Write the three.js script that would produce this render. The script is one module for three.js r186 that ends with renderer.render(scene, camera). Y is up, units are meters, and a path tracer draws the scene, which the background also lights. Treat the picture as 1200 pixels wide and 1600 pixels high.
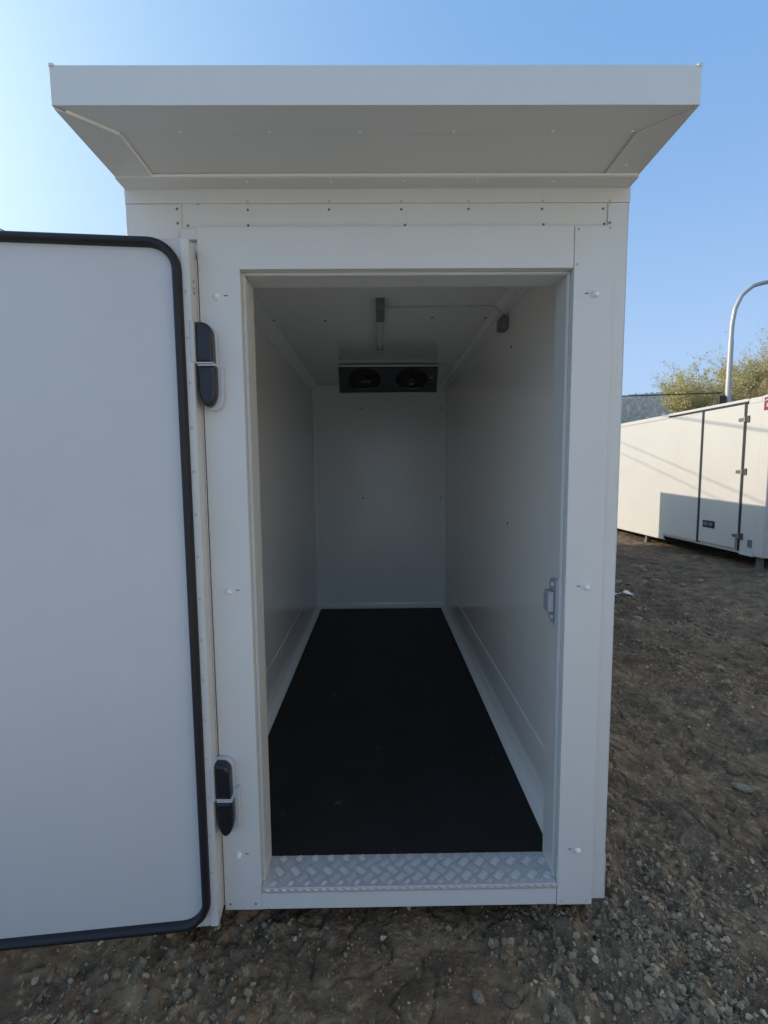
import * as THREE from 'three';
import { RoundedBoxGeometry } from 'three/addons/geometries/RoundedBoxGeometry.js';
import { mergeGeometries, mergeVertices } from 'three/addons/utils/BufferGeometryUtils.js';

// ---------------------------------------------------------------- camera, sky, sun, exposure
const scene = new THREE.Scene();
const camera = new THREE.PerspectiveCamera(2 * Math.atan(800 / 718.97) * 180 / Math.PI, 0.75, 0.05, 6000);
camera.rotation.order = 'YXZ';
camera.position.set(-0.0894, 1.5536, 1.4347);
camera.rotation.set(-0.0894, -0.0095, -0.0087);
scene.add(camera);

const renderer = new THREE.WebGLRenderer({ antialias: true });
renderer.toneMapping = THREE.LinearToneMapping;
renderer.toneMappingExposure = 0.95;
renderer.shadowMap.enabled = true;

const SUN_K = 0.35, SUN_TAN = 0.452;                                   // light runs +x, a little +z, and down
const sunDir = new THREE.Vector3(-1, SUN_TAN * Math.hypot(1, SUN_K), -SUN_K).normalize();
{
  const W = 512, H = 256, data = new Float32Array(W * H * 4), d = new THREE.Vector3();
  for (let j = 0; j < H; j++) for (let i = 0; i < W; i++) {
    const el = ((j + 0.5) / H - 0.5) * Math.PI, az = ((i + 0.5) / W - 0.5) * 2 * Math.PI;
    d.set(Math.cos(el) * Math.cos(az), Math.sin(el), Math.cos(el) * Math.sin(az));
    const ang = Math.acos(Math.min(1, d.dot(sunDir))) * 180 / Math.PI, y = Math.max(0, d.y);
    const t = Math.pow(1 - y, 2.6), g1 = Math.exp(-ang / 15), g2 = Math.exp(-ang / 40);
    const zen = [0.106, 0.332, 0.76], hor = [0.66, 0.94, 1.36], o = (j * W + i) * 4;
    const c1 = [3.0, 3.3, 2.4], c2 = [0.35, 0.39, 0.30];
    for (let k = 0; k < 3; k++) data[o + k] = zen[k] + (hor[k] - zen[k]) * t + c1[k] * g1 + c2[k] * g2;
    data[o + 3] = 1;
  }
  const sky = new THREE.DataTexture(data, W, H, THREE.RGBAFormat, THREE.FloatType);
  sky.mapping = THREE.EquirectangularReflectionMapping; sky.magFilter = THREE.LinearFilter; sky.needsUpdate = true;
  scene.background = sky; scene.environment = sky;
}
const sun = new THREE.DirectionalLight(new THREE.Color().setRGB(1.0, 0.87, 0.68), 5.0);
sun.position.copy(sunDir).multiplyScalar(60); sun.castShadow = true; sun.shadow.radius = 1;
sun.shadow.mapSize.set(4096, 4096);
Object.assign(sun.shadow.camera, { left: -30, right: 30, top: 30, bottom: -30, near: 1, far: 160 });
scene.add(sun, sun.target);

// ---------------------------------------------------------------- helpers
let seed = 7;
const rnd = () => { seed = (seed * 1664525 + 1013904223) >>> 0; return seed / 4294967296; };
const rr = (a, b) => a + (b - a) * rnd();
const hash = (x, y, s) => { let h = Math.imul(x, 374761393) ^ Math.imul(y, 668265263) ^ Math.imul(s, 2246822519); h = Math.imul(h ^ (h >>> 13), 1274126177); return ((h ^ (h >>> 16)) >>> 0) / 4294967296; };
function noise(x, y, s = 0) {                                          // 0..1 value noise
  const xi = Math.floor(x), yi = Math.floor(y), fx = x - xi, fy = y - yi, u = fx * fx * (3 - 2 * fx), v = fy * fy * (3 - 2 * fy);
  const a = hash(xi, yi, s), b = hash(xi + 1, yi, s), c = hash(xi, yi + 1, s), e = hash(xi + 1, yi + 1, s);
  return a + (b - a) * u + (c - a) * v + (a - b - c + e) * u * v;
}
const fbm = (x, y, n, s = 0) => { let a = 0, w = 0.5, t = 0; for (let i = 0; i < n; i++) { a += w * noise(x, y, s + i * 17); t += w; w *= 0.5; x = x * 2.03 + 3.1; y = y * 2.03 + 1.7; } return a / t; };
const smooth = (a, b, x) => { const t = Math.min(1, Math.max(0, (x - a) / (b - a))); return t * t * (3 - 2 * t); };

const used = {};
const numbered = (n) => { const k = used[n] = (used[n] ?? -1) + 1; return k ? n + '_' + String(k).padStart(3, '0') : n; };
function tag(o, label, category, group, kind) {
  if (label) o.userData.label = label;
  if (category) o.userData.category = category;
  if (group) o.userData.group = group;
  if (kind) o.userData.kind = kind;
  return o;
}
function thing(name, label, category, pos = [0, 0, 0], group) {
  const o = new THREE.Group(); o.name = numbered(name); o.position.set(...pos); scene.add(o);
  return tag(o, label, category, group);
}
function originOf(o) { const v = new THREE.Vector3(); for (let p = o; p && p !== scene; p = p.parent) v.add(p.position); return v; }
function metricUV(g) {
  const p = g.attributes.position, n = g.attributes.normal, uv = new Float32Array(p.count * 2);
  for (let i = 0; i < p.count; i++) {
    const ax = Math.abs(n.getX(i)), ay = Math.abs(n.getY(i)), az = Math.abs(n.getZ(i));
    if (ax >= ay && ax >= az) { uv[2 * i] = p.getZ(i); uv[2 * i + 1] = p.getY(i); }
    else if (ay >= az) { uv[2 * i] = p.getX(i); uv[2 * i + 1] = p.getZ(i); }
    else { uv[2 * i] = p.getX(i); uv[2 * i + 1] = p.getY(i); }
  }
  g.setAttribute('uv', new THREE.BufferAttribute(uv, 2));
  return g;
}
function flat(list) {                                                  // merge into one geometry with position, normal, uv
  const gs = [].concat(list).map((g) => { g = g.index ? g.toNonIndexed() : g.clone(); for (const k of Object.keys(g.attributes)) if (!['position', 'normal', 'uv'].includes(k)) g.deleteAttribute(k); return g; });
  return metricUV(gs.length > 1 ? mergeGeometries(gs) : gs[0]);
}
// shapes are given in world places and moved to the parent's own axes (local = true: already there)
function part(name, geos, mat, parent, local = false) {
  const g = flat(geos);
  if (!local && parent !== scene) { const o = originOf(parent); g.translate(-o.x, -o.y, -o.z); }
  const m = new THREE.Mesh(g, mat); m.name = parent === scene ? numbered(name) : name; parent.add(m);
  return m;
}
function put(name, geo, mat, parent, pos, rot) {                       // a piece that shares its geometry
  const m = new THREE.Mesh(geo, mat); m.name = name; parent.add(m);
  const o = originOf(parent); m.position.set(pos[0] - o.x, pos[1] - o.y, pos[2] - o.z); if (rot) m.rotation.set(...rot);
  return m;
}
const sub = (name, parent) => { const g = new THREE.Group(); g.name = name; parent.add(g); return g; };
const bx = (x0, x1, y0, y1, z0, z1, r = 0.0015) => {
  const w = Math.abs(x1 - x0), h = Math.abs(y1 - y0), d = Math.abs(z1 - z0);
  const g = new RoundedBoxGeometry(w, h, d, 1, Math.min(r, w * 0.45, h * 0.45, d * 0.45));
  return g.translate((x0 + x1) / 2, (y0 + y1) / 2, (z0 + z1) / 2);
};
function tube(pts, r, seg = 60, rad = 8, closed = false) {
  return new THREE.TubeGeometry(new THREE.CatmullRomCurve3(pts.map((p) => new THREE.Vector3(...p)), closed, 'catmullrom', 0.2), seg, r, rad, closed);
}
function taper(a, b, ra, rb, n = 5) {                                  // open tapered bar
  const d = new THREE.Vector3().subVectors(b, a), l = d.length();
  const g = new THREE.CylinderGeometry(rb, ra, l, n, 1, true); g.translate(0, l / 2, 0);
  g.applyQuaternion(new THREE.Quaternion().setFromUnitVectors(new THREE.Vector3(0, 1, 0), d.normalize()));
  return g.translate(a.x, a.y, a.z);
}
function extrudeZ(shape, z0, z1, bevel = 0, curve = 8) {
  const g = new THREE.ExtrudeGeometry(shape, { depth: z1 - z0 - 2 * bevel, bevelEnabled: bevel > 0, bevelThickness: bevel, bevelSize: bevel, bevelOffset: -bevel, bevelSegments: 4, curveSegments: curve });
  return g.translate(0, 0, z0 + bevel);
}
const poly = (pts) => { const s = new THREE.Shape(); pts.forEach(([x, y], i) => i ? s.lineTo(x, y) : s.moveTo(x, y)); return s; };

function texture(size, fn, srgb, repeat = 1) {
  const a = new Uint8Array(size * size * 4);
  for (let j = 0; j < size; j++) for (let i = 0; i < size; i++) { const c = fn(i / size, j / size), o = (j * size + i) * 4; for (let k = 0; k < 3; k++) a[o + k] = Math.max(0, Math.min(255, c[k] * 255)); a[o + 3] = 255; }
  const t = new THREE.DataTexture(a, size, size); t.wrapS = t.wrapT = THREE.RepeatWrapping; t.magFilter = THREE.LinearFilter; t.minFilter = THREE.LinearMipmapLinearFilter; t.generateMipmaps = true;
  t.repeat.set(repeat, repeat); if (srgb) t.colorSpace = THREE.SRGBColorSpace; t.needsUpdate = true; return t;
}
function fineTexture(size, fn, repeat) {                               // linear floats, for differences too small for 8 bits
  const a = new Float32Array(size * size * 4);
  for (let j = 0; j < size; j++) for (let i = 0; i < size; i++) { const c = fn(i / size, j / size), o = (j * size + i) * 4; a[o] = c[0]; a[o + 1] = c[1]; a[o + 2] = c[2]; a[o + 3] = 1; }
  const t = new THREE.DataTexture(a, size, size, THREE.RGBAFormat, THREE.FloatType); t.wrapS = t.wrapT = THREE.RepeatWrapping; t.magFilter = THREE.LinearFilter; t.repeat.set(repeat, repeat); t.needsUpdate = true; return t;
}
// tiling noise: lattice wrapped at n cells
function tnoise(u, v, n, s) {
  const x = u * n, y = v * n, xi = Math.floor(x), yi = Math.floor(y), fx = x - xi, fy = y - yi, a = fx * fx * (3 - 2 * fx), b = fy * fy * (3 - 2 * fy), m = (k) => ((k % n) + n) % n;
  const p = hash(m(xi), m(yi), s), q = hash(m(xi + 1), m(yi), s), r = hash(m(xi), m(yi + 1), s), t = hash(m(xi + 1), m(yi + 1), s);
  return p + (q - p) * a + (r - p) * b + (p - q - r + t) * a * b;
}
const tfbm = (u, v, n, o, s) => { let a = 0, w = 0.5, t = 0; for (let i = 0; i < o; i++) { a += w * tnoise(u, v, n, s + i); t += w; w *= 0.55; n *= 2; } return a / t; };

// ---------------------------------------------------------------- materials
const dustMap = fineTexture(512, (u, v) => { const a = tfbm(u, v, 4, 6, 3), b = tfbm(u, v, 30, 4, 9), k = 0.965 + 0.035 * smooth(0.2, 0.7, a) - 0.02 * b; return [k, k * 0.999, k * 0.993]; }, 0.7);
const glossMap = texture(512, (u, v) => { const a = tfbm(u, v, 5, 6, 31), k = 0.8 + 0.2 * a + 0.05 * tfbm(u, v, 12, 4, 77); return [k, k, k]; }, false, 0.6);
const waveMap = fineTexture(256, (u, v) => { const k = tfbm(u, v, 3, 3, 51); return [k, k, k]; }, 0.8);
const paint = (r, g, b, rough, extra = {}) => { const m = new THREE.MeshPhysicalMaterial({ roughness: rough, map: dustMap, roughnessMap: glossMap, bumpMap: waveMap, bumpScale: 0.0012, ...extra }); m.color.setRGB(r, g, b); return m; };
const plain = (r, g, b, rough, metal = 0, extra = {}) => { const m = new THREE.MeshPhysicalMaterial({ roughness: rough, metalness: metal, ...extra }); m.color.setRGB(r, g, b); return m; };
const M = {
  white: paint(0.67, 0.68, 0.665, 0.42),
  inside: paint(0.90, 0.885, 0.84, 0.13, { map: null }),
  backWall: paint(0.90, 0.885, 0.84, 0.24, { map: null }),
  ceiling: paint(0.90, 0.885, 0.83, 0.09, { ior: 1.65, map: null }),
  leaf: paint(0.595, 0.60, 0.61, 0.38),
  trim: paint(0.665, 0.665, 0.65, 0.38),
  seal: plain(0.82, 0.81, 0.78, 0.5),
  rubber: plain(0.010, 0.010, 0.014, 0.55),
  blackPlastic: plain(0.012, 0.013, 0.017, 0.32),
  greyPlastic: plain(0.32, 0.34, 0.37, 0.4),
  silver: plain(0.55, 0.57, 0.6, 0.35),
  midPlastic: plain(0.17, 0.18, 0.19, 0.45),
  steel: plain(0.62, 0.63, 0.64, 0.3, 1),
  dark: plain(0.01, 0.01, 0.01, 0.6),
  floor: plain(0.0125, 0.0095, 0.0095, 0.5, 0, { specularIntensity: 0.35 }),
  boxWhite: paint(0.60, 0.575, 0.55, 0.5),
  boxTrim: paint(0.60, 0.58, 0.555, 0.45),
  boxCream: paint(0.72, 0.645, 0.52, 0.55),
  boxDark: plain(0.02, 0.02, 0.022, 0.6),
  footMat: plain(0.16, 0.15, 0.13, 0.7),
  galv: plain(0.50, 0.49, 0.46, 0.45, 0.3),
};
const aluRough = texture(256, (u, v) => { const k = 0.55 + 0.45 * tfbm(u, v, 12, 5, 5); return [k, k, k]; }, false, 6);
M.alu = plain(0.72, 0.72, 0.72, 0.42, 0.5, { roughnessMap: aluRough });
{
  const scuff = texture(1024, (u, v) => { let k = 0.135 + 0.04 * tfbm(u, v, 20, 5, 8); const s = tfbm(u, v, 40, 3, 60); k += 0.12 * smooth(0.845, 0.87, s); return [k * 1.08, k, k * 0.98]; }, true, 0.45);
  M.floor = new THREE.MeshPhysicalMaterial({ map: scuff, roughness: 0.5, specularIntensity: 0.35 });
}

// ---------------------------------------------------------------- ground: one sheet, fine near the cold room
function ruts(x, z) {                                                  // wheel tracks that run past the right side
  const bend = 0.18 * Math.sin(z * 0.7 + 0.4) + 0.1 * x, q = x - 0.21 * z + bend * 0.5;
  const m = smooth(0.9, 1.4, x) * smooth(4.8, 3.6, x);
  const r = Math.abs(noise(q * 5.2 + 4 * noise(q * 0.8, z * 0.5, 5), z * 0.9, 4) - 0.5) * 2;
  return m * (r - 0.5);
}
function clump(x, z) { return smooth(0.47, 0.63, fbm(x * 1.7 + 4, z * 1.7, 3, 21)); }
function groundHeight(x, z) {
  const wx = x + 0.08 * (noise(x * 6, z * 6, 40) - 0.5), wz = z + 0.08 * (noise(x * 6, z * 6, 41) - 0.5);
  let h = 0.05 * (fbm(wx * 0.7, wz * 0.7, 3, 1) - 0.5) + 0.05 * (fbm(wx * 3.2, wz * 3.2, 4, 2) - 0.5);
  h += 0.04 * ruts(x, z) + 0.022 * smooth(0.7, 1.1, x) * (fbm(x * 11 - z * 2.2, z * 4.5 + x, 4, 140) - 0.5) * 2 * (0.4 + 0.6 * smooth(0.4, 0.6, fbm(x * 1.3, z * 1.3, 2, 150)));
  const c = clump(x, z), far = 1 / (1 + Math.max(0, Math.hypot(x, z) - 6) * 0.1);
  const rough = fbm(wx * 13, wz * 13, 4, 8), crack = Math.abs(fbm(wx * 9, wz * 9, 3, 12) - 0.5) * 2.6;
  h += far * ((0.009 + 0.06 * c) * (rough - 0.5) - 0.013 * smooth(0.1, 0.0, crack) * (1 - 0.5 * c));
  h += far * (0.004 + 0.016 * c) * (noise(x * 62, z * 62, 9) - 0.5);
  return h - 0.006;
}
function axis(stops) {                                                 // [to, step] pairs from a start
  const a = [stops[0]]; for (let i = 1; i < stops.length; i++) { const [to, step] = stops[i], n = Math.max(1, Math.ceil((to - a[a.length - 1]) / step)), s = a[a.length - 1]; for (let k = 1; k <= n; k++) a.push(s + (to - s) * k / n); } return a;
}
{
  const xs = axis([-2500, [-300, 550], [-40, 40], [-8, 4], [-2, 0.3], [-1.4, 0.05], [0.6, 0.009], [2.1, 0.007], [3.2, 0.013], [6.2, 0.03], [12, 0.3], [60, 6], [400, 60], [2500, 500]]);
  const zs = axis([-2500, [-300, 550], [-40, 40], [-14, 2], [-9, 0.1], [-5, 0.03], [-2.4, 0.018], [-1, 0.009], [0.42, 0.007], [0.8, 0.03], [4, 0.25], [40, 5], [2500, 400]]);
  const nx = xs.length, nz = zs.length, pos = new Float32Array(nx * nz * 3), col = new Float32Array(nx * nz * 3), uv = new Float32Array(nx * nz * 2), idx = [];
  for (let j = 0; j < nz; j++) for (let i = 0; i < nx; i++) {
    const o = j * nx + i, x = xs[i], z = zs[j], c = clump(x, z);
    pos[3 * o] = x; pos[3 * o + 1] = Math.abs(x) > 100 || Math.abs(z) > 100 ? -0.02 : groundHeight(x, z); pos[3 * o + 2] = z; uv[2 * o] = x; uv[2 * o + 1] = z;
    const damp = 0.55 * smooth(0.42, 0.62, fbm(x * 1.1 + 9, z * 1.1, 4, 61)) + 0.55 * smooth(0.45, 0.58, fbm(x * 4.5 + 2, z * 4.5, 4, 161)), grit = 0.55 + 0.9 * fbm(x * 34, z * 34, 3, 70), rust = smooth(0.5, 0.7, fbm(x * 0.9, z * 0.9 + 3, 3, 90));
    const k = (0.225 - 0.095 * damp + 0.02 * c) * grit;
    col[3 * o] = k * (1.55 + 0.1 * rust); col[3 * o + 1] = k * 1.12; col[3 * o + 2] = k * (0.72 - 0.05 * rust);
    if (i && j) { const a = o - nx - 1, b = o - nx, d = o - 1; idx.push(a, d, b, b, d, o); }
  }
  const g = new THREE.BufferGeometry();
  g.setAttribute('position', new THREE.BufferAttribute(pos, 3)); g.setAttribute('color', new THREE.BufferAttribute(col, 3)); g.setAttribute('uv', new THREE.BufferAttribute(uv, 2));
  g.setIndex(idx); g.computeVertexNormals();
  const soilMap = texture(1024, (u, v) => { const a = tfbm(u, v, 12, 6, 11), s = smooth(0.66, 0.74, tfbm(u, v, 64, 3, 18)), k = 0.72 + 0.4 * (a - 0.5) + 0.2 * s; return [k, k * 0.99, k * 0.97]; }, true, 0.9);
  const soilBump = texture(1024, (u, v) => { const k = 0.6 * tfbm(u, v, 24, 6, 14) + 0.4 * tfbm(u, v, 96, 3, 15); return [k, k, k]; }, false, 0.9);
  const m = new THREE.MeshStandardMaterial({ vertexColors: true, map: soilMap, bumpMap: soilBump, bumpScale: 0.02, roughness: 0.95 });
  const ground = new THREE.Mesh(g, m); ground.name = 'ground'; ground.userData.kind = 'structure'; scene.add(ground);
}

// unseen pale gravel yard behind the photographer, added to bounce sunlight
{
  const n = 60, pos = [], idx = []; for (let j = 0; j <= n; j++) for (let i = 0; i <= n; i++) { const x = -25 + 45 * i / n, z = 1.1 + 0.5 * noise(x * 1.5, 2, 8) * (1 - j / n) + 40 * Math.pow(j / n, 1.6); pos.push(x, 0.045 + 0.02 * fbm(x, z, 3, 7), z); if (i && j) { const o = j * (n + 1) + i; idx.push(o - n - 2, o - 1, o - n - 1, o - n - 1, o - 1, o); } }
  const g = new THREE.BufferGeometry(); g.setAttribute('position', new THREE.Float32BufferAttribute(pos, 3)); g.setIndex(idx); g.computeVertexNormals(); metricUV(g);
  const m = new THREE.MeshStandardMaterial({ map: texture(512, (u, v) => { const k = 0.66 + 0.17 * tfbm(u, v, 40, 4, 7) - 0.05 * tfbm(u, v, 5, 4, 3); return [k, k * 0.965, k * 0.91]; }, true, 0.8), roughness: 0.95 });
  const y = new THREE.Mesh(g, m); y.name = 'bounce_yard'; y.userData.kind = 'structure'; scene.add(y);
}

// ---------------------------------------------------------------- the cold room
const XL = -0.834, XR = 0.666, ZB = -3.275, Y0 = 0.079, FL = 0.16, CE = 2.4, TOP = 2.484, WL = -0.749, WR = 0.581, IB = -3.19, ZW = -0.02, OT = 2.1555, FT = 2.276;
const room = thing('cold_room', 'white walk-in cold room box with its door standing open and a canopy above', 'cold room', [-0.084, 0, -1.6]);
const rivetGeo = new THREE.SphereGeometry(0.0042, 8, 5, 0, Math.PI * 2, 0, Math.PI / 2).rotateX(Math.PI / 2).scale(1, 1, 0.5);
const rivetDark = plain(0.16, 0.155, 0.15, 0.5), rivetPale = plain(0.5, 0.5, 0.48, 0.4), rivetWhite = plain(0.85, 0.85, 0.82, 0.35), rivetBlack = plain(0.012, 0.012, 0.012, 0.6);
// walls, roof, base
part('side_wall', bx(XL, WL, Y0, TOP - 0.012, ZB, -0.122), M.white, room);
part('side_wall', bx(WR, XR, Y0, TOP - 0.012, ZB, -0.122), M.white, room);
part('back_wall', bx(WL + 0.001, WR - 0.001, Y0, TOP - 0.012, ZB, IB), M.backWall, room);
part('roof', bx(XL - 0.002, XR + 0.002, TOP - 0.0115, TOP - 0.002, ZB - 0.004, -0.02), M.white, room);
part('ceiling_core', bx(WL + 0.001, WR - 0.001, CE + 0.004, TOP - 0.0125, IB + 0.001, -0.122), M.white, room);
part('base', bx(WL + 0.001, WR - 0.001, Y0 + 0.002, FL - 0.004, IB + 0.001, -0.122), M.white, room);
part('floor_panel', bx(WL + 0.002, WR - 0.002, FL - 0.0035, FL, IB + 0.002, -0.1275, 0.0008), M.floor, room);
for (const [x, z] of [[-0.75, -0.35], [0.58, -0.35], [-0.75, -3.05], [0.58, -3.05], [-0.75, -1.7], [0.58, -1.7]]) part('foot', bx(x - 0.05, x + 0.05, -0.05, Y0 - 0.001, z - 0.05, z + 0.05, 0.004), M.dark, room);
// ceiling and wall lining panels with joints
const cuts = [-0.1235, -0.918, -2.092, IB + 0.0015];
for (let i = 0; i < 3; i++) {
  const a = cuts[i] - 0.0006, b = cuts[i + 1] + 0.0006;
  part('lining_panel', bx(WR - 0.003, WR - 0.0002, FL + 0.001, CE - 0.001, b, a, 0.001), M.inside, room);
  part('lining_panel', bx(WL + 0.0002, WL + 0.003, FL + 0.001, CE - 0.001, b, a, 0.001), M.inside, room);
}
const ccuts = [-0.1235, -1.215, -2.13, IB + 0.0015];
for (let i = 0; i < 3; i++) part('ceiling_panel', bx(WL + 0.004, WR - 0.004, CE, CE + 0.003, ccuts[i + 1] + 0.0003, ccuts[i] - 0.0003, 0.001), M.ceiling, room);
// front wall around the opening
part('front_wall', [bx(XL, -0.5, Y0, OT - 0.0002, -0.1215, ZW), bx(0.5, XR, Y0, OT - 0.0002, -0.1215, ZW), bx(XL, XR, OT, TOP - 0.012, -0.1215, ZW), bx(-0.4995, 0.4995, Y0, FL - 0.004, -0.1215, ZW)], M.white, room);
// corner trims and top flashing on the front wall
part('corner_trim', [bx(XL - 0.0025, -0.672, Y0 + 0.004, 2.3495, ZW + 0.0004, ZW + 0.0035, 0.001), bx(XL - 0.003, XL - 0.0004, Y0 + 0.004, 2.3495, -0.12, ZW + 0.0035, 0.001)], M.trim, room);
part('corner_trim', [bx(0.606, XR + 0.0005, 0.243, 2.3495, ZW + 0.0004, ZW + 0.0035, 0.001), bx(XR + 0.0004, XR + 0.003, 0.243, 2.3495, -0.12, ZW + 0.0035, 0.001)], M.trim, room);
part('plinth_trim', [bx(0.6, XR + 0.004, Y0 + 0.004, 0.2425, ZW + 0.0004, ZW + 0.005, 0.0012), bx(XR + 0.0004, XR + 0.0055, Y0 + 0.004, 0.2425, -0.3, ZW + 0.005, 0.0012)], M.trim, room);
part('top_flashing', bx(XL - 0.0035, XR + 0.006, 2.3502, 2.3955, ZW + 0.0004, ZW + 0.0042, 0.001), M.trim, room);
part('top_flashing', [bx(XR + 0.0004, XR + 0.006, 2.328, 2.3955, -0.14, ZW + 0.0003, 0.0012)], M.trim, room);
part('top_flashing', [bx(XL - 0.0035, XL - 0.0004, 2.33, 2.3955, -0.14, ZW + 0.0003, 0.0012)], M.trim, room);
for (const x of [-0.474, -0.232, -0.016, 0.186, 0.408, 0.61]) put('rivet', rivetGeo, rivetPale, room, [x, 2.3545, ZW + 0.0042]);
for (const x of [-0.475, -0.232, -0.016, 0.186, 0.408, 0.592]) { const r = put('screw', rivetGeo, rivetDark, room, [x, 2.334, ZW]); r.scale.setScalar(0.95); }
for (const [x, y] of [[-0.622, 2.352], [-0.684, 2.335], [-0.684, 2.295], [-0.655, 2.29], [0.612, 2.292], [0.597, 2.29], [-0.475, 2.289], [-0.005, 2.289], [0.413, 2.289]]) put('rivet', rivetGeo, rivetDark, room, [x, y, ZW + (x < -0.67 || x > 0.605 ? 0.0035 : 0)]);

// ---- canopy
const canopy = sub('canopy', room);
const CZ = 0.288, SO = 2.398;
part('soffit_board', bx(XL + 0.002, XR - 0.002, SO + 0.003, SO + 0.012, ZW + 0.0005, CZ - 0.003, 0.001), M.trim, canopy);
part('top_sheet', bx(XL - 0.001, XR + 0.001, TOP - 0.003, TOP + 0.0015, ZW + 0.001, CZ - 0.002, 0.001), M.trim, canopy);
part('fascia', bx(XL - 0.002, XR + 0.002, SO, TOP, CZ - 0.002, CZ, 0.0008), M.white, canopy);
part('side_fascia', bx(XL - 0.002, XL + 0.001, SO, TOP + 0.0025, ZW + 0.002, CZ - 0.0022, 0.0008), M.white, canopy);
part('side_fascia', bx(XR - 0.001, XR + 0.002, SO, TOP + 0.0025, ZW + 0.002, CZ - 0.0022, 0.0008), M.white, canopy);
part('corner_lip', bx(XL - 0.003, XL + 0.008, TOP - 0.004, TOP + 0.004, CZ - 0.012, CZ + 0.0015, 0.001), M.white, canopy);
part('corner_lip', bx(XR - 0.008, XR + 0.003, TOP - 0.004, TOP + 0.004, CZ - 0.012, CZ + 0.0015, 0.001), M.white, canopy);
const slab = (pts, y0, y1) => { const g = new THREE.ExtrudeGeometry(poly(pts.map(([x, z]) => [x, -z])), { depth: y1 - y0, bevelEnabled: false }); g.rotateX(-Math.PI / 2); return g.translate(0, y0, 0); };
part('front_flange', slab([[XL + 0.001, CZ - 0.0025], [XR - 0.001, CZ - 0.0025], [XR - 0.1, 0.199], [XL + 0.104, 0.199]], SO + 0.0008, SO + 0.0025), M.trim, canopy);
part('side_flange', slab([[XL + 0.001, CZ - 0.004], [XL + 0.1035, 0.1985], [XL + 0.1035, 0.0355], [XL + 0.001, 0.0355]], SO - 0.005, SO + 0.0006), M.trim, canopy);
part('side_flange', slab([[XR - 0.001, CZ - 0.004], [XR - 0.0995, 0.1985], [XR - 0.0995, 0.0355], [XR - 0.001, 0.0355]], SO - 0.0012, SO + 0.0007), M.trim, canopy);
part('wall_flange', bx(XL - 0.001, XR + 0.001, SO - 0.008, SO - 0.001, ZW + 0.0045, 0.035, 0.0008), M.trim, canopy);
part('pale_bead', tube([[XL + 0.02, SO - 0.002, 0.2735], [XL + 0.1045, SO - 0.001, 0.1995], [XL + 0.1055, SO - 0.001, 0.1975], [XL + 0.1055, SO - 0.001, 0.04]], 0.0042, 70, 7), M.seal, canopy);  // pale beads along the inner edges of the left and wall flanges
part('pale_bead', tube([[XL + 0.003, SO - 0.0015, 0.037], [0, SO - 0.001, 0.037], [XR - 0.004, SO - 0.0015, 0.037]], 0.0045, 40, 7), M.seal, canopy);
const down = [Math.PI / 2, 0, 0];
for (const x of [-0.579, -0.355, -0.129, 0.105, 0.353]) put('rivet', rivetGeo, rivetWhite, canopy, [x, SO + 0.0007, 0.203], down);
for (const x of [-0.465, -0.221, -0.012, 0.203, 0.427, 0.64]) put('rivet', rivetGeo, rivetWhite, canopy, [x, SO - 0.008, 0.02], down);
put('rivet', rivetGeo, rivetWhite, canopy, [0.555, SO + 0.0007, 0.203], down);
put('rivet', rivetGeo, rivetWhite, canopy, [0.607, SO - 0.0012, 0.077], down);
part('scratch_strip', bx(0.57, 0.59, SO - 0.0024, SO - 0.0013, 0.171, 0.1735, 0.0004), M.seal, canopy);

// ---- door frame
const frame = sub('door_frame', room);
const FX0 = -0.623, FX1 = 0.619;
part('stile_and_header', extrudeZ(poly([[FX0, Y0], [-0.5, Y0], [-0.5, OT], [0.4993, OT], [0.4993, FT], [FX0, FT]]), ZW + 0.0045, 0, 0.001), M.trim, frame);
part('stile', bx(0.5005, FX1, Y0 - 0.001, FT, ZW + 0.0055, 0.0012), M.trim, frame);
part('sill', bx(-0.4998, 0.4996, Y0, 0.1405, ZW + 0.0005, -0.0006), M.trim, frame);
part('end_cover', bx(-0.672, FX0 - 0.0015, 2.243, 2.2745, ZW + 0.0042, -0.006, 0.001), M.trim, frame);
// reveal profile: a set-back groove, then a lip that catches light
const lip = 0.007;
part('reveal', [bx(-0.4995, -0.4995 + lip, FL + 0.001, OT - 0.0005, -0.1225, -0.023, 0.0015), bx(-0.4995 + lip, -0.4995 + lip + 0.0025, FL + 0.001, OT - lip - 0.003, -0.03, -0.024, 0.001)], M.trim, frame);
part('reveal', [bx(0.4995 - lip, 0.4995, FL + 0.001, OT - 0.0005, -0.1225, -0.023, 0.0015), bx(0.4995 - lip - 0.0025, 0.4995 - lip, FL + 0.001, OT - lip - 0.003, -0.03, -0.024, 0.001)], M.trim, frame);
part('reveal', [bx(-0.4995 + lip, 0.4995 - lip, OT - lip, OT - 0.0005, -0.1225, -0.023, 0.0015), bx(-0.4995 + lip, 0.4995 - lip, OT - lip - 0.0025, OT - lip, -0.03, -0.024, 0.001)], M.trim, frame);
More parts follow.
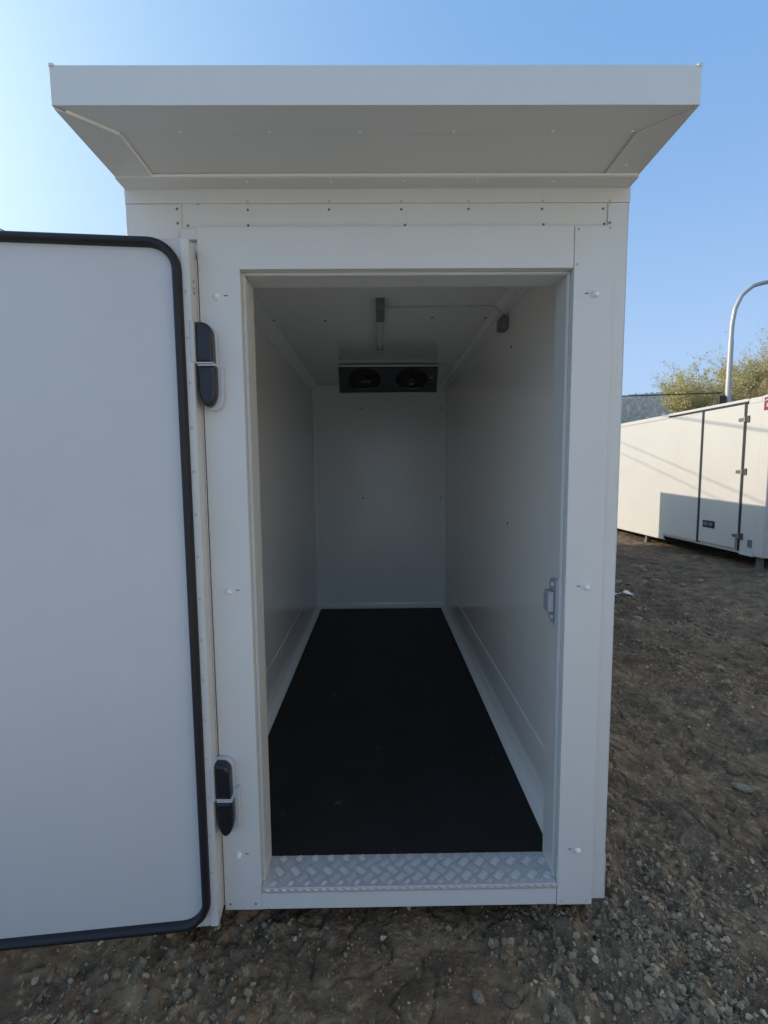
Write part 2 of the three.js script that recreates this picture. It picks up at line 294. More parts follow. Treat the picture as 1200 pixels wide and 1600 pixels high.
// fixing bolts with cap
const capGeo = new THREE.LatheGeometry([[0, 0.013], [0.005, 0.0128], [0.0085, 0.011], [0.0098, 0.007], [0.0105, 0.0025], [0.013, 0.0018], [0.0135, 0]].map(([x, y]) => new THREE.Vector2(x, y)), 14).rotateX(Math.PI / 2);
for (const [x, y] of [[-0.57, 2.076], [0.567, 2.077], [-0.567, 1.177], [0.568, 1.178], [-0.57, 0.279], [0.565, 0.278]]) {
  const c = put('bolt_cap', capGeo, M.seal, frame, [x, y, x > 0 ? 0.0012 : 0], [rr(-0.25, 0.25), rr(-0.25, 0.25), 0]); c.scale.setScalar(0.86);
  part('bolt_tail', bx(x + (x < 0 ? 0.02 : -0.032), x + (x < 0 ? 0.032 : -0.02), y + 0.002, y + 0.0055, x > 0 ? 0.0008 : -0.0004, x > 0 ? 0.0024 : 0.0012, 0.0005), rivetDark, frame);
}
for (const [x, y] of [[-0.605, 0.1], [-0.52, 0.1], [0.515, 0.092], [0.6, 0.092], [0.512, 2.265], [0.606, 2.268], [0.51, 2.165]]) put('rivet', rivetGeo, x > 0 ? rivetPale : rivetDark, frame, [x, y, x > 0 ? 0.0012 : 0]);
// striker on the right reveal
const striker = sub('striker', frame);
{
  const s = new THREE.Shape(); s.moveTo(-0.085, 1.07); s.quadraticCurveTo(-0.085, 1.045, -0.06, 1.045); s.lineTo(-0.025, 1.045); s.lineTo(-0.025, 1.195); s.lineTo(-0.06, 1.195); s.quadraticCurveTo(-0.085, 1.195, -0.085, 1.17); s.closePath();
  const g = extrudeZ(s, 0, 0.012, 0.002); g.rotateY(-Math.PI / 2); g.translate(0.4925, 0, 0);
  const g2 = g.clone(); part('base_plate', g2, M.greyPlastic, striker);
  part('roller_block', bx(0.458, 0.4805, 1.085, 1.155, -0.078, -0.032, 0.006), M.greyPlastic, striker);
  for (const y of [1.065, 1.175]) part('screw', new THREE.CylinderGeometry(0.007, 0.008, 0.006, 12).rotateZ(Math.PI / 2).translate(0.4785, y, -0.055), M.silver, striker);
}
// ---- checker plate threshold
const sill = sub('threshold', room);
part('plate', bx(-0.4985, 0.4985, FL - 0.0033, FL, -0.1268, 0.0035, 0.001), M.alu, sill);
part('lip', bx(-0.4985, 0.4985, 0.1412, FL - 0.0034, 0.0008, 0.0035, 0.0008), M.alu, sill);
{
  const bars = [], bar = new THREE.SphereGeometry(1, 6, 4).scale(0.0165, 0.0022, 0.00115), P = 0.04, c = Math.SQRT1_2;
  for (let i = -30; i <= 30; i++) for (let j = -30; j <= 30; j++) {
    const cx = (i + j) * P * c, cz = (i - j) * P * c - 0.062; if (Math.abs(cx) > 0.5 || cz > 0.02 || cz < -0.14) continue;
    for (let k = -2; k <= 2; k++) {
      const a = (i + j) % 2 ? 0 : 1, along = a ? [c, -c] : [c, c], across = a ? [c, c] : [c, -c], s = k * 0.0076;
      const x = cx + across[0] * s, z = cz + across[1] * s; if (Math.abs(x) > 0.488) continue;
      if (z > -0.006 || z < -0.119) continue;
      const g = bar.clone().scale(k === 0 ? 1 : 0.9, 1, 1).rotateY(Math.atan2(-along[1], along[0])); bars.push(g.translate(x, FL + 0.0002, z));
    }
  }
  tag(part('tread_bars', bars, M.alu, sill), null, null, null, 'stuff');
  const lipBars = []; for (let x = -0.48; x < 0.49; x += 0.0269) for (const o of [0, 0.006]) lipBars.push(new THREE.SphereGeometry(1, 6, 4).scale(0.0105, 0.0018, 0.0014).rotateZ(-0.75).translate(x + o, 0.1502, 0.0036));
  tag(part('tread_bars', lipBars, M.alu, sill), null, null, null, 'stuff');
}
// ---- coved skirting, ceiling coves, corner coves
function skirtShape(mirror) {
  const s = new THREE.Shape(), q = mirror; s.moveTo(0, 0); s.lineTo(0, 0.255); s.lineTo(q * 0.0035, 0.255); s.lineTo(q * 0.005, 0.252); s.lineTo(q * 0.006, 0.06); s.quadraticCurveTo(q * 0.007, 0.012, q * 0.05, 0.0035); s.lineTo(q * 0.054, 0.0028); s.lineTo(q * 0.054, 0); s.closePath(); return s;
}
part('skirting', extrudeZ(skirtShape(-1), IB + 0.055, -0.1235).translate(WR - 0.0031, FL + 0.0004, 0), M.inside, room);
part('skirting', extrudeZ(skirtShape(1), IB + 0.055, -0.1235).translate(WL + 0.0031, FL + 0.0004, 0), M.inside, room);
part('skirting', extrudeZ(skirtShape(-1), WL + 0.006, WR - 0.006).rotateY(Math.PI / 2).translate(0, FL + 0.001, IB + 0.0004), M.inside, room);
part('ceiling_cove', extrudeZ(poly([[WL + 0.003, CE - 0.056], [WL + 0.006, CE - 0.056], [WL + 0.07, CE - 0.004], [WL + 0.07, CE - 0.0006], [WL + 0.003, CE - 0.0006]]), IB + 0.002, -0.1235), M.inside, room);
part('ceiling_cove', extrudeZ(poly([[WR - 0.003, CE - 0.05], [WR - 0.006, CE - 0.05], [WR - 0.062, CE - 0.004], [WR - 0.062, CE - 0.0006], [WR - 0.003, CE - 0.0006]]), IB + 0.002, -0.1235), M.inside, room);
part('ceiling_cove', bx(WL + 0.072, WR - 0.064, CE - 0.04, CE - 0.0006, IB + 0.0004, IB + 0.004, 0.001), M.inside, room);
part('corner_cove', bx(WL + 0.0032, WL + 0.062, 0.43, CE - 0.058, IB + 0.0004, IB + 0.011, 0.004), M.inside, room);
part('corner_cove', bx(WR - 0.058, WR - 0.0032, 0.43, CE - 0.052, IB + 0.0004, IB + 0.011, 0.004), M.inside, room);
// dark rivets inside
const inRivet = new THREE.CylinderGeometry(0.0065, 0.0075, 0.003, 10).rotateX(Math.PI / 2);
for (const [x, y] of [[-0.258, 2.164], [0.528, 2.165], [-0.256, 1.283], [0.526, 1.276]]) put('rivet', inRivet, rivetBlack, room, [x, y, IB + (x > 0 ? 0.0115 : 0.0015)]);
for (const [x, z] of [[-0.676, -1.245], [-0.387, -1.25], [0.212, -1.206], [0.512, -1.211], [-0.676, -2.158], [0.512, -2.091], [-0.387, -2.158], [0.212, -2.1]]) put('rivet', inRivet, rivetBlack, room, [x, CE - 0.001, z], [Math.PI / 2, 0, 0]);
for (const [y, z] of [[2.166, -0.926], [2.177, -2.13], [1.274, -0.946], [1.271, -2.094]]) put('rivet', inRivet, rivetBlack, room, [WR - 0.0035, y, z], [0, Math.PI / 2, 0]);
for (const [y, z] of [[2.18, -2.071], [1.28, -2.072]]) put('rivet', inRivet, rivetBlack, room, [WL + 0.0035, y, z], [0, Math.PI / 2, 0]);

// ---- door leaf, swung wide open
const door = sub('door', room);
door.position.set(-0.628 + 0.084, 0.083, 0.058 + 1.6); door.rotation.y = 0.09;
{
  const W = 1.24, H = 2.132, T = 0.07;
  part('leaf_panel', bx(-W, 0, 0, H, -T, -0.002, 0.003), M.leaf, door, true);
  part('edge_profile', [bx(-0.021, 0.0015, 0.001, H - 0.001, -0.0018, 0.001, 0.0008), bx(0.0003, 0.0025, 0.001, H - 0.001, -T - 0.002, -0.0019, 0.0008)], M.trim, door, true);
  part('edge_bead', bx(0.0026, 0.0065, 0.01, H - 0.03, -T - 0.002, -T + 0.01, 0.0015), M.trim, door, true);
  const x0 = -W + 0.02, x1 = -0.031, y0 = 0.02, y1 = H - 0.016, r = 0.075, pts = [];
  const arc = (cx, cy, a0) => { for (let k = 0; k <= 8; k++) { const a = a0 + k / 8 * Math.PI / 2; pts.push([cx + r * Math.cos(a), cy + r * Math.sin(a)]); } };
  arc(x1 - r, y1 - r, 0); arc(x0 + r, y1 - r, Math.PI / 2); arc(x0 + r, y0 + r, Math.PI); arc(x1 - r, y0 + r, 1.5 * Math.PI);
  // sweep a bulb section along the loop
  const sec = [[-0.0125, -0.001], [-0.0125, 0.006], [-0.0115, 0.014], [-0.007, 0.0215], [0, 0.024], [0.007, 0.0215], [0.0115, 0.014], [0.0125, 0.006], [0.0125, -0.001]];
  const n = pts.length, pos = [], idx = [];
  for (let i = 0; i < n; i++) {
    const a = pts[(i + n - 1) % n], b = pts[(i + 1) % n], tx = b[0] - a[0], ty = b[1] - a[1], l = Math.hypot(tx, ty), nx = ty / l, ny = -tx / l;
    for (const [s, z] of sec) pos.push(pts[i][0] + nx * s, pts[i][1] + ny * s, z);
  }
  const m = sec.length;
  for (let i = 0; i < n; i++) for (let k = 0; k < m - 1; k++) { const p = i * m + k, q = ((i + 1) % n) * m + k; idx.push(p, q, p + 1, p + 1, q, q + 1); }
  const g = new THREE.BufferGeometry(); g.setAttribute('position', new THREE.Float32BufferAttribute(pos, 3)); g.setIndex(idx); g.computeVertexNormals();
  const gm = part('gasket', g, M.rubber, door, true); gm.material.side = THREE.DoubleSide;
  tag(gm, 'black rubber door gasket');
  const face = new THREE.Shape(); pts.forEach(([x, y], i) => i ? face.lineTo(x, y) : face.moveTo(x, y));
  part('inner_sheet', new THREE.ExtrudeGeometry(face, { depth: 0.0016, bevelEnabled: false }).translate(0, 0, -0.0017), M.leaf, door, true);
  for (let y = 0.06; y < H - 0.02; y += 0.1285) { const q = new THREE.Mesh(rivetGeo, rivetPale); q.name = 'rivet'; q.position.set(-0.0105, y, 0.001); door.add(q); }
  for (const y of [H - 0.105, H - 0.125, H - 0.138]) { const q = new THREE.Mesh(rivetGeo, rivetDark); q.name = 'rivet'; q.position.set(0.0026, y, -0.03); q.rotation.y = Math.PI / 2; door.add(q); }
}
// ---- hinges
function hinge(yMid, flip) {
  const h = sub('hinge', room), X = -0.6;
  const up = new THREE.Shape(); up.moveTo(-0.022, 0.006); up.lineTo(-0.022, 0.12); up.lineTo(-0.008, 0.12); up.bezierCurveTo(0.014, 0.12, 0.024, 0.106, 0.025, 0.085); up.lineTo(0.026, 0.004); up.closePath();
  part('upper_cover', extrudeZ(up, 0.014, 0.052, 0.009, 10).translate(X, yMid, 0), M.blackPlastic, h);
  const ub = new THREE.Shape(); ub.moveTo(-0.032, 0.001); ub.lineTo(-0.033, 0.123); ub.lineTo(-0.006, 0.1235); ub.bezierCurveTo(0.016, 0.123, 0.027, 0.108, 0.028, 0.086); ub.lineTo(0.029, -0.001); ub.closePath();
  part('upper_base', [extrudeZ(ub, 0.0035, 0.018, 0.002, 10).translate(X, yMid, 0), bx(X - 0.034, X - 0.0215, yMid + 0.002, yMid + 0.121, 0.004, 0.061, 0.003), bx(X - 0.03, X + 0.027, yMid + 0.001, yMid + 0.0055, 0.012, 0.05, 0.0015)], M.silver, h);
  const lo = new THREE.Shape(); lo.moveTo(-0.02, -0.006); lo.lineTo(-0.02, -0.07); lo.bezierCurveTo(-0.019, -0.1, -0.008, -0.122, 0.005, -0.124); lo.bezierCurveTo(0.02, -0.122, 0.03, -0.1, 0.031, -0.07); lo.lineTo(0.031, -0.004); lo.closePath();
  part('lower_cover', extrudeZ(lo, 0.014, 0.052, 0.011, 10).translate(X, yMid, 0), M.blackPlastic, h);
  const lb = new THREE.Shape(); lb.moveTo(-0.019, -0.002); lb.lineTo(-0.018, -0.08); lb.bezierCurveTo(-0.014, -0.118, 0, -0.131, 0.018, -0.131); lb.bezierCurveTo(0.035, -0.128, 0.0425, -0.112, 0.043, -0.09); lb.lineTo(0.044, flip ? 0.022 : -0.006); lb.lineTo(0.031, flip ? 0.02 : -0.003); lb.closePath();
  part('lower_base', [extrudeZ(lb, 0.0005, 0.02, 0.002, 10).translate(X, yMid, 0), bx(X - 0.019, X + 0.031, yMid - 0.0055, yMid - 0.0012, 0.012, 0.05, 0.0015)], M.silver, h);
  part('knuckle_gap', bx(X - 0.02, X + 0.024, yMid - 0.0011, yMid + 0.0009, 0.006, 0.046, 0.0005), M.dark, h);
}
hinge(1.87, false); hinge(0.508, true);

// ---------------------------------------------------------------- things inside the cold room
{
  const e = thing('evaporator', 'slim twin-fan evaporator cooler hung under the cold room ceiling', 'cooler', [-0.01, 2.19, -2.6]);
  const x0 = -0.412, x1 = 0.392, zt = -2.3, zb = -2.42, yt = CE - 0.018, yb = 2.19;
  part('casing', new THREE.ExtrudeGeometry(poly([[-zt + 0.08, yt - 0.004], [-zb + 0.062, yb + 0.03], [2.8, yb + 0.12], [2.95, yt - 0.004]]), { depth: x1 - x0 - 0.008, bevelEnabled: false }).rotateY(Math.PI / 2).translate(x0 + 0.004, 0, 0), plain(0.5, 0.51, 0.52, 0.35, 0.6), e);
  const tilt = Math.atan2(zt - zb, yt - yb), mid = [(x0 + x1) / 2, (yt + yb) / 2, (zt + zb) / 2], L = Math.hypot(zt - zb, yt - yb);
  const lean = (g) => g.rotateX(tilt).translate(...mid);
  const fp = new THREE.Shape(); fp.moveTo(-0.4, -L / 2); fp.lineTo(0.4, -L / 2); fp.lineTo(0.4, L / 2); fp.lineTo(-0.4, L / 2); fp.closePath();
  for (const s of [-0.19, 0.19]) { const h = new THREE.Path(); h.absellipse(s, 0, 0.13, 0.092, 0, Math.PI * 2); fp.holes.push(h); }
  part('fan_panel', lean(new THREE.ExtrudeGeometry(fp, { depth: 0.003, bevelEnabled: false, curveSegments: 24 }).translate(0, 0, -0.006)), plain(0.06, 0.062, 0.065, 0.4, 0.2), e);
  part('top_edge', bx(x0, x1, yt - 0.006, yt + 0.006, zt - 0.012, zt + 0.006, 0.002), plain(0.62, 0.63, 0.64, 0.35, 0.3), e);
  part('drip_edge', bx(x0 + 0.006, x1 - 0.006, yb - 0.004, yb + 0.004, zb - 0.012, zb + 0.004, 0.002), M.silver, e);
  for (const x of [x0 + 0.003, x1 - 0.003]) part('side_edge', lean(new THREE.BoxGeometry(0.006, L - 0.012, 0.012).translate(x - mid[0], 0, 0)), plain(0.5, 0.51, 0.52, 0.35, 0.6), e);
  for (const s of [-0.19, 0.19]) {
    const f = sub('fan', e);
    part('fan_back', lean(new THREE.CircleGeometry(0.18, 24).scale(1, 0.52, 1).translate(s, 0, -0.055)), M.dark, f);
    part('fan_ring', lean(new THREE.TorusGeometry(0.128, 0.005, 6, 36).scale(1, 0.7, 1).translate(s, 0, -0.004)), M.boxDark, f);
    part('fan_hub', lean(new THREE.CylinderGeometry(0.036, 0.04, 0.02, 18).rotateX(Math.PI / 2).translate(s, -0.02, -0.02)), M.boxDark, f);
    for (let k = 0; k < 5; k++) part('fan_blade', lean(new THREE.BoxGeometry(0.05, 0.07, 0.003).rotateY(0.5).translate(0, 0.068, 0).rotateZ(k * 1.257 + s).scale(1, 0.7, 1).translate(s, -0.01, -0.035)), M.boxDark, f);
    part('fan_guard', [0.045, 0.075, 0.105].map((r) => lean(new THREE.TorusGeometry(r, 0.0012, 4, 30).scale(1, 0.7, 1).translate(s, 0, 0))), M.boxDark, f);
  }
  part('fan_badge', lean(new THREE.TorusGeometry(0.036, 0.0022, 5, 16, Math.PI * 0.8).rotateZ(0.3).scale(1, 0.4, 1).translate(-0.18, -0.028, 0.002)), M.seal, e);
  part('fan_badge', lean(bx(0.168, 0.205, -0.045, -0.03, 0.0005, 0.003, 0.001)), M.midPlastic, e);
  part('type_plate', lean(bx(0.335, 0.36, 0.012, 0.018, -0.002, 0, 0.0005)), M.seal, e);
}
{
  const l = thing('ceiling_light', 'narrow white batten light fixed along the cold room ceiling', 'light', [-0.077, 2.34, -1.3]);
  part('end_housing', bx(-0.099, -0.055, 2.343, CE - 0.001, -1.105, -0.906, 0.004), M.midPlastic, l);
  const s = new THREE.Shape(); s.moveTo(-0.019, 0); s.lineTo(0.019, 0); s.lineTo(0.017, -0.02); s.quadraticCurveTo(0, -0.05, -0.017, -0.02); s.closePath();
  part('diffuser', extrudeZ(s, -1.69, -1.1055).translate(-0.077, CE - 0.012, 0), plain(0.75, 0.75, 0.73, 0.3), l);
  part('mounting_rail', bx(-0.093, -0.061, CE - 0.0118, CE - 0.001, -1.69, -1.1055, 0.002), M.trim, l);
  part('end_cap', bx(-0.097, -0.057, 2.349, CE - 0.001, -1.704, -1.6905, 0.004), M.midPlastic, l);
  const c = part('light_cable', tube([[-0.056, CE - 0.006, -1.03], [0.1, CE - 0.005, -1.025], [0.3, CE - 0.0055, -1.028], [0.5, CE - 0.005, -1.02], [0.535, CE - 0.03, -1.015], [0.556, CE - 0.07, -1.01]], 0.0042, 50, 6), M.silver, scene);
  tag(c, 'thin grey cable running across the cold room ceiling from the light', 'cable');
  const j = thing('junction_box', 'small grey junction box high on the right inner wall', 'junction box', [0.56, 2.26, -1.01]);
  part('box_body', bx(0.538, WR - 0.0031, 2.268, 2.332, -1.05, -0.975, 0.008), M.midPlastic, j);
  part('box_lid', bx(0.532, 0.5378, 2.272, 2.328, -1.046, -0.979, 0.003), M.midPlastic, j);
  part('cable_gland', new THREE.CylinderGeometry(0.011, 0.011, 0.014, 10).translate(0.558, 2.3391, -1.01), M.midPlastic, j);
  const t = thing('cable_trunking', 'white plastic cable trunking along the right edge of the cold room ceiling', 'trunking', [0.56, 2.345, -1.6]);
  part('trunking_channel', bx(WR - 0.035, WR - 0.0065, 2.3465, 2.3705, -3.1, -0.13, 0.002), M.inside, t);
  part('trunking_lid', bx(WR - 0.038, WR - 0.0352, 2.3475, 2.3695, -3.1, -0.13, 0.001), M.inside, t);
}

// ---------------------------------------------------------------- neighbouring boxes in the yard, seen and added
const BX = 5.6;
function cornerFeet(o, xs, zs, y) { for (const x of xs) for (const z of zs) { part('foot', [bx(x - 0.035, x + 0.035, -0.04, y - 0.001, z - 0.035, z + 0.035, 0.004), bx(x - 0.05, x + 0.05, -0.04, 0.02, z - 0.05, z + 0.05, 0.004)], M.footMat, o); } }
{
  const o = thing('insulated_box', 'white insulated box container with black-edged doors on the far right, partly in shadow', 'container', [6.8, 0, -8.4]);
  const z0 = -11.6, z1 = -5.27, y0 = 0.2, y1 = 2.6, x1 = 8.0;
  part('body', bx(BX + 0.02, x1, y0, y1 - 0.02, z0, z1, 0.01), M.boxWhite, o);
  part('side_panel', bx(BX, BX + 0.0195, y0 - 0.05, 2.525, z0 + 0.02, -7.665, 0.004), M.boxWhite, o);
  part('side_panel', bx(BX, BX + 0.0195, y0 + 0.05, 2.525, -5.715, -5.44, 0.004), M.boxWhite, o);
  part('top_rail', bx(BX - 0.012, BX + 0.0195, 2.5255, 2.6, z0, -7.645, 0.006), M.boxTrim, o);
  part('top_rail', bx(BX - 0.012, BX + 0.0195, 2.5655, 2.61, -7.6445, -5.69, 0.006), M.boxTrim, o);
  part('top_rail', bx(BX - 0.004, BX + 0.0195, 2.5255, 2.6, -5.6895, -5.44, 0.006), M.boxTrim, o);
  part('roof_cap', bx(BX + 0.02, x1 - 0.01, y1 - 0.0195, y1 + 0.01, z0 + 0.01, z1 - 0.02, 0.01), M.boxTrim, o);
  part('bottom_rail', bx(BX - 0.008, BX + 0.0195, 0.135, y0 - 0.0505, z0 + 0.02, -7.62, 0.004), M.boxTrim, o);
  part('bottom_rail', bx(BX - 0.006, BX + 0.0195, 0.19, 0.249, -5.715, -5.44, 0.004), M.boxTrim, o);
  part('corner_post', bx(BX - 0.01, BX + 0.05, 0.2, 2.615, -5.4395, z1 + 0.01, 0.02), M.boxTrim, o);
  part('corner_post', bx(BX - 0.01, BX + 0.02, 0.135, 2.6, z0 - 0.01, z0 + 0.0195, 0.008), M.boxTrim, o);
  part('door_seal', [bx(BX + 0.001, BX + 0.0195, 2.5325, 2.565, -7.64, -5.7155, 0.003), bx(BX + 0.001, BX + 0.0195, 0.24, 2.532, -6.709, -6.648, 0.003), bx(BX + 0.001, BX + 0.0195, 0.24, 2.532, -5.7645, -5.7155, 0.003)], M.boxDark, o);
  const d1 = sub('door', o), d2 = sub('door', o);
  part('door_panel', bx(BX - 0.008, BX + 0.0195, 0.25, 2.53, -7.66, -6.711, 0.004), M.boxWhite, d1);
  part('door_panel', bx(BX - 0.008, BX + 0.0195, 0.262, 2.53, -6.646, -5.767, 0.004), M.boxWhite, d2);
  part('door_edge', bx(BX - 0.011, BX - 0.0082, 0.25, 0.272, -7.63, -6.703, 0.001), M.boxTrim, d1); part('door_edge', bx(BX - 0.011, BX - 0.0082, 2.505, 2.512, -7.63, -6.71, 0.001), M.boxTrim, d1);
  const lk = sub('latch_plate', d2); lk.name = 'latch';
  part('latch_plate', bx(BX - 0.014, BX - 0.0082, 0.525, 0.65, -6.55, -6.26, 0.004), M.boxDark, lk);
  for (const [a, b, y] of [[-6.52, -6.44, 0.61], [-6.52, -6.44, 0.575], [-6.43, -6.40, 0.59]]) part('latch_detail', bx(BX - 0.018, BX - 0.0142, y - 0.012, y + 0.014, a, b, 0.002), M.midPlastic, lk);
  part('latch_knob', new THREE.CylinderGeometry(0.028, 0.03, 0.02, 14).rotateZ(Math.PI / 2).translate(BX - 0.02, 0.588, -6.34), M.midPlastic, lk);
  for (const [y, dz] of [[2.3, 0.015], [1.49, 0], [0.475, 0]]) {
    const h = sub('hinge', o);
    part('hinge_strap', bx(BX - 0.02, BX - 0.0083, y - 0.025, y + 0.025, -5.86, -5.76, 0.003), plain(0.18, 0.17, 0.14, 0.5, 0.5), h);
    part('hinge_pin', new THREE.CylinderGeometry(0.018, 0.018, 0.085, 10).translate(BX - 0.018, y, -5.735), plain(0.35, 0.33, 0.28, 0.45, 0.6), h);
    part('hinge_plate', bx(BX - 0.016, BX - 0.0005, y - 0.05, y + 0.05, -5.71, -5.655, 0.004), plain(0.08, 0.075, 0.065, 0.6, 0.3), h);
  }
  part('drain_pipe', new THREE.CylinderGeometry(0.012, 0.012, 0.2, 8).translate(BX - 0.02, 0.36, -5.78), M.greyPlastic, o);
  part('vent_plate', bx(BX - 0.006, BX - 0.0003, 0.325, 0.445, -5.56, -5.475, 0.003), plain(0.13, 0.15, 0.19, 0.6), o);
  // printed sticker at the corner
  const cv = document.createElement('canvas'); cv.width = 128; cv.height = 256; const c = cv.getContext('2d');
  c.fillStyle = '#7a2f4a'; c.fillRect(0, 0, 128, 256); c.strokeStyle = '#e8c9cf'; c.lineWidth = 18; c.beginPath(); c.moveTo(20, 70); c.bezierCurveTo(60, 20, 120, 60, 70, 120); c.bezierCurveTo(40, 160, 50, 200, 115, 190); c.stroke();
  const ct = new THREE.CanvasTexture(cv); ct.colorSpace = THREE.SRGBColorSpace;
  const sg = new THREE.PlaneGeometry(0.12, 0.19), st = new THREE.Mesh(sg, new THREE.MeshStandardMaterial({ map: ct, roughness: 0.5 })); st.name = 'sticker'; o.add(st);
  st.position.set(BX - 0.0125 - 6.8, 2.485, -5.335 + 8.4); st.rotation.y = -Math.PI / 2;
  cornerFeet(o, [BX + 0.12, x1 - 0.15], [-5.45, -8.4, -11.4], y0);
}
// unseen boxes: one behind; left one added to shade, right ones to bounce light
function unseenBox(label, x0, x1, y0, y1a, y1b, z0, z1, mat, group) {
  const o = thing('unseen_box', label, 'container', [(x0 + x1) / 2, 0, (z0 + z1) / 2], group);
  const side = new THREE.ExtrudeGeometry(poly([[-z1, y0], [-z0, y0], [-z0, y1b], [-z1, y1a]]), { depth: x1 - x0, bevelEnabled: false }).rotateY(Math.PI / 2).translate(x0, 0, 0);
  part('body', side, mat, o);
  const n = Math.max(2, Math.round((z1 - z0) / 1.15));
  for (let i = 1; i < n; i++) { const z = z0 + (z1 - z0) * i / n, y = y1b + (y1a - y1b) * i / n; for (const x of [x0 - 0.006, x1]) part('joint_cover', bx(x, x + 0.006, y0 + 0.02, y - 0.02, z - 0.03, z + 0.03, 0.002), M.boxTrim, o); }
  for (const x of [x0, x1]) for (const [z, y] of [[z0, y1b], [z1, y1a]]) part('corner_post', bx(x - 0.02, x + 0.02, y0, y, z - 0.02, z + 0.02, 0.004), M.boxTrim, o);
  if (y0 < 1) cornerFeet(o, [x0 + 0.15, x1 - 0.15], [z0 + 0.15, z1 - 0.15], y0);
  else for (const x of [x0 + 0.15, x1 - 0.15]) for (const z of [z0 + 0.15, z1 - 0.15]) part('twist_lock', bx(x - 0.08, x + 0.08, y0 - 0.05, y0 - 0.001, z - 0.08, z + 0.08, 0.004), M.galv, o);
}
unseenBox('white box container standing directly behind the cold room', -0.75, 2.4, 0.12, 2.42, 2.6, -8.92, -3.72, M.boxWhite);
unseenBox('unseen white box container added left of the open door to shade the ground', -6.2, -3.8, 0.12, 2.5, 2.5, -4.6, -0.2, M.boxWhite);
unseenBox('unseen cream box container added right of the photographer to bounce warm light', BX, 8.0, 0.15, 2.6, 2.6, -2.9, 5.5, M.boxCream);
unseenBox('unseen cream box container added on top of the one right of the photographer to bounce warm light', BX, 8.0, 2.65, 5.1, 5.1, -2.9, 5.5, M.boxCream);
unseenBox('unseen cream box container added behind the photographer on the right to bounce warm light', BX, 8.0, 0.15, 2.6, 2.6, 5.9, 14.5, M.boxCream);
unseenBox('unseen cream box container added on top behind the photographer on the right to bounce warm light', BX, 8.0, 2.65, 5.1, 5.1, 5.9, 14.5, M.boxCream);

// ---------------------------------------------------------------- lamp post, cables
{
  const o = thing('street_lamp', 'tall pale street lamp with curved neck behind the insulated box', 'street lamp', [10.0, 0, -12]);
  const X = 10.0, Z = -12;
  part('pole', new THREE.LatheGeometry([[0.125, 0], [0.125, 0.03], [0.1, 0.05], [0.098, 1.2], [0.088, 1.25], [0.068, 5.2]].map(([a, b]) => new THREE.Vector2(a, b)), 16).translate(X, 0, Z), M.galv, o);
  part('curved_neck', tube([[X, 5.15, Z], [X + 0.005, 5.6, Z], [X + 0.07, 6.05, Z], [X + 0.24, 6.42, Z], [X + 0.55, 6.68, Z], [X + 0.95, 6.78, Z], [X + 1.6, 6.84, Z]], 0.058, 60, 12), M.galv, o);
  part('lamp_head', new THREE.SphereGeometry(1, 16, 10).scale(0.34, 0.09, 0.14).rotateZ(0.06).translate(X + 1.9, 6.86, Z), M.midPlastic, o);
  part('switch_box', bx(X - 0.31, X - 0.11, 3.1, 3.62, Z - 0.1, Z + 0.1, 0.01), plain(0.06, 0.045, 0.03, 0.7), o);
}
const cableMat = plain(0.02, 0.02, 0.022, 0.6);
function cable(label, a, b, sag, r) {
  const pts = []; for (let i = 0; i <= 24; i++) { const t = i / 24; pts.push([a[0] + (b[0] - a[0]) * t, a[1] + (b[1] - a[1]) * t - 4 * sag * t * (1 - t), a[2] + (b[2] - a[2]) * t]); }
  tag(part('overhead_cable', tube(pts, r, 120, 6), cableMat, scene), label, 'cable');
}
cable('thin overhead cable crossing low over the wooded hill at right', [-4, 4.1, -14.5], [9.85, 3.72, -12.05], 0.12, 0.016);
cable('short bit of dark wire against the sky above the open door', [-12.06, 8.54, -9], [-3, 4.45, -9], 0, 0.013);
cable('upper of two service cables out of view behind the cold room', [-0.4, 8.8, -25], [-0.4, 3.05, -4.35], 0, 0.0065);
cable('lower of two service cables out of view behind the cold room', [-0.4, 8.55, -25], [-0.4, 2.8, -4.35], 0, 0.0055);
cable('thick supply cable out of view behind the cold room', [-0.4, 8.55, -25], [-0.4, 4.33, -4.35], 0, 0.013);
function post(label, x, z, y0, y1) { const o = thing('utility_pole', label, 'pole', [x, y0, z]); part('pole_shaft', new THREE.CylinderGeometry(0.06, 0.09, y1 - y0 + 0.1, 10).translate(x, (y0 + y1) / 2 - 0.05, z), M.galv, o); part('cross_arm', bx(x - 0.3, x + 0.3, y1 - 0.18, y1 - 0.1, z - 0.04, z + 0.04, 0.006), M.galv, o); }
post('utility pole out of view far behind the cold room', -0.4, -25.06, 0, 9); post('short utility pole out of view behind the open door', -2.95, -9, 0, 4.6); post('cable mast on the box container behind the cold room', -0.4, -4.4, 2.43, 4.5); post('tall utility pole out of view at far left', -12.1, -9, 0, 8.8);

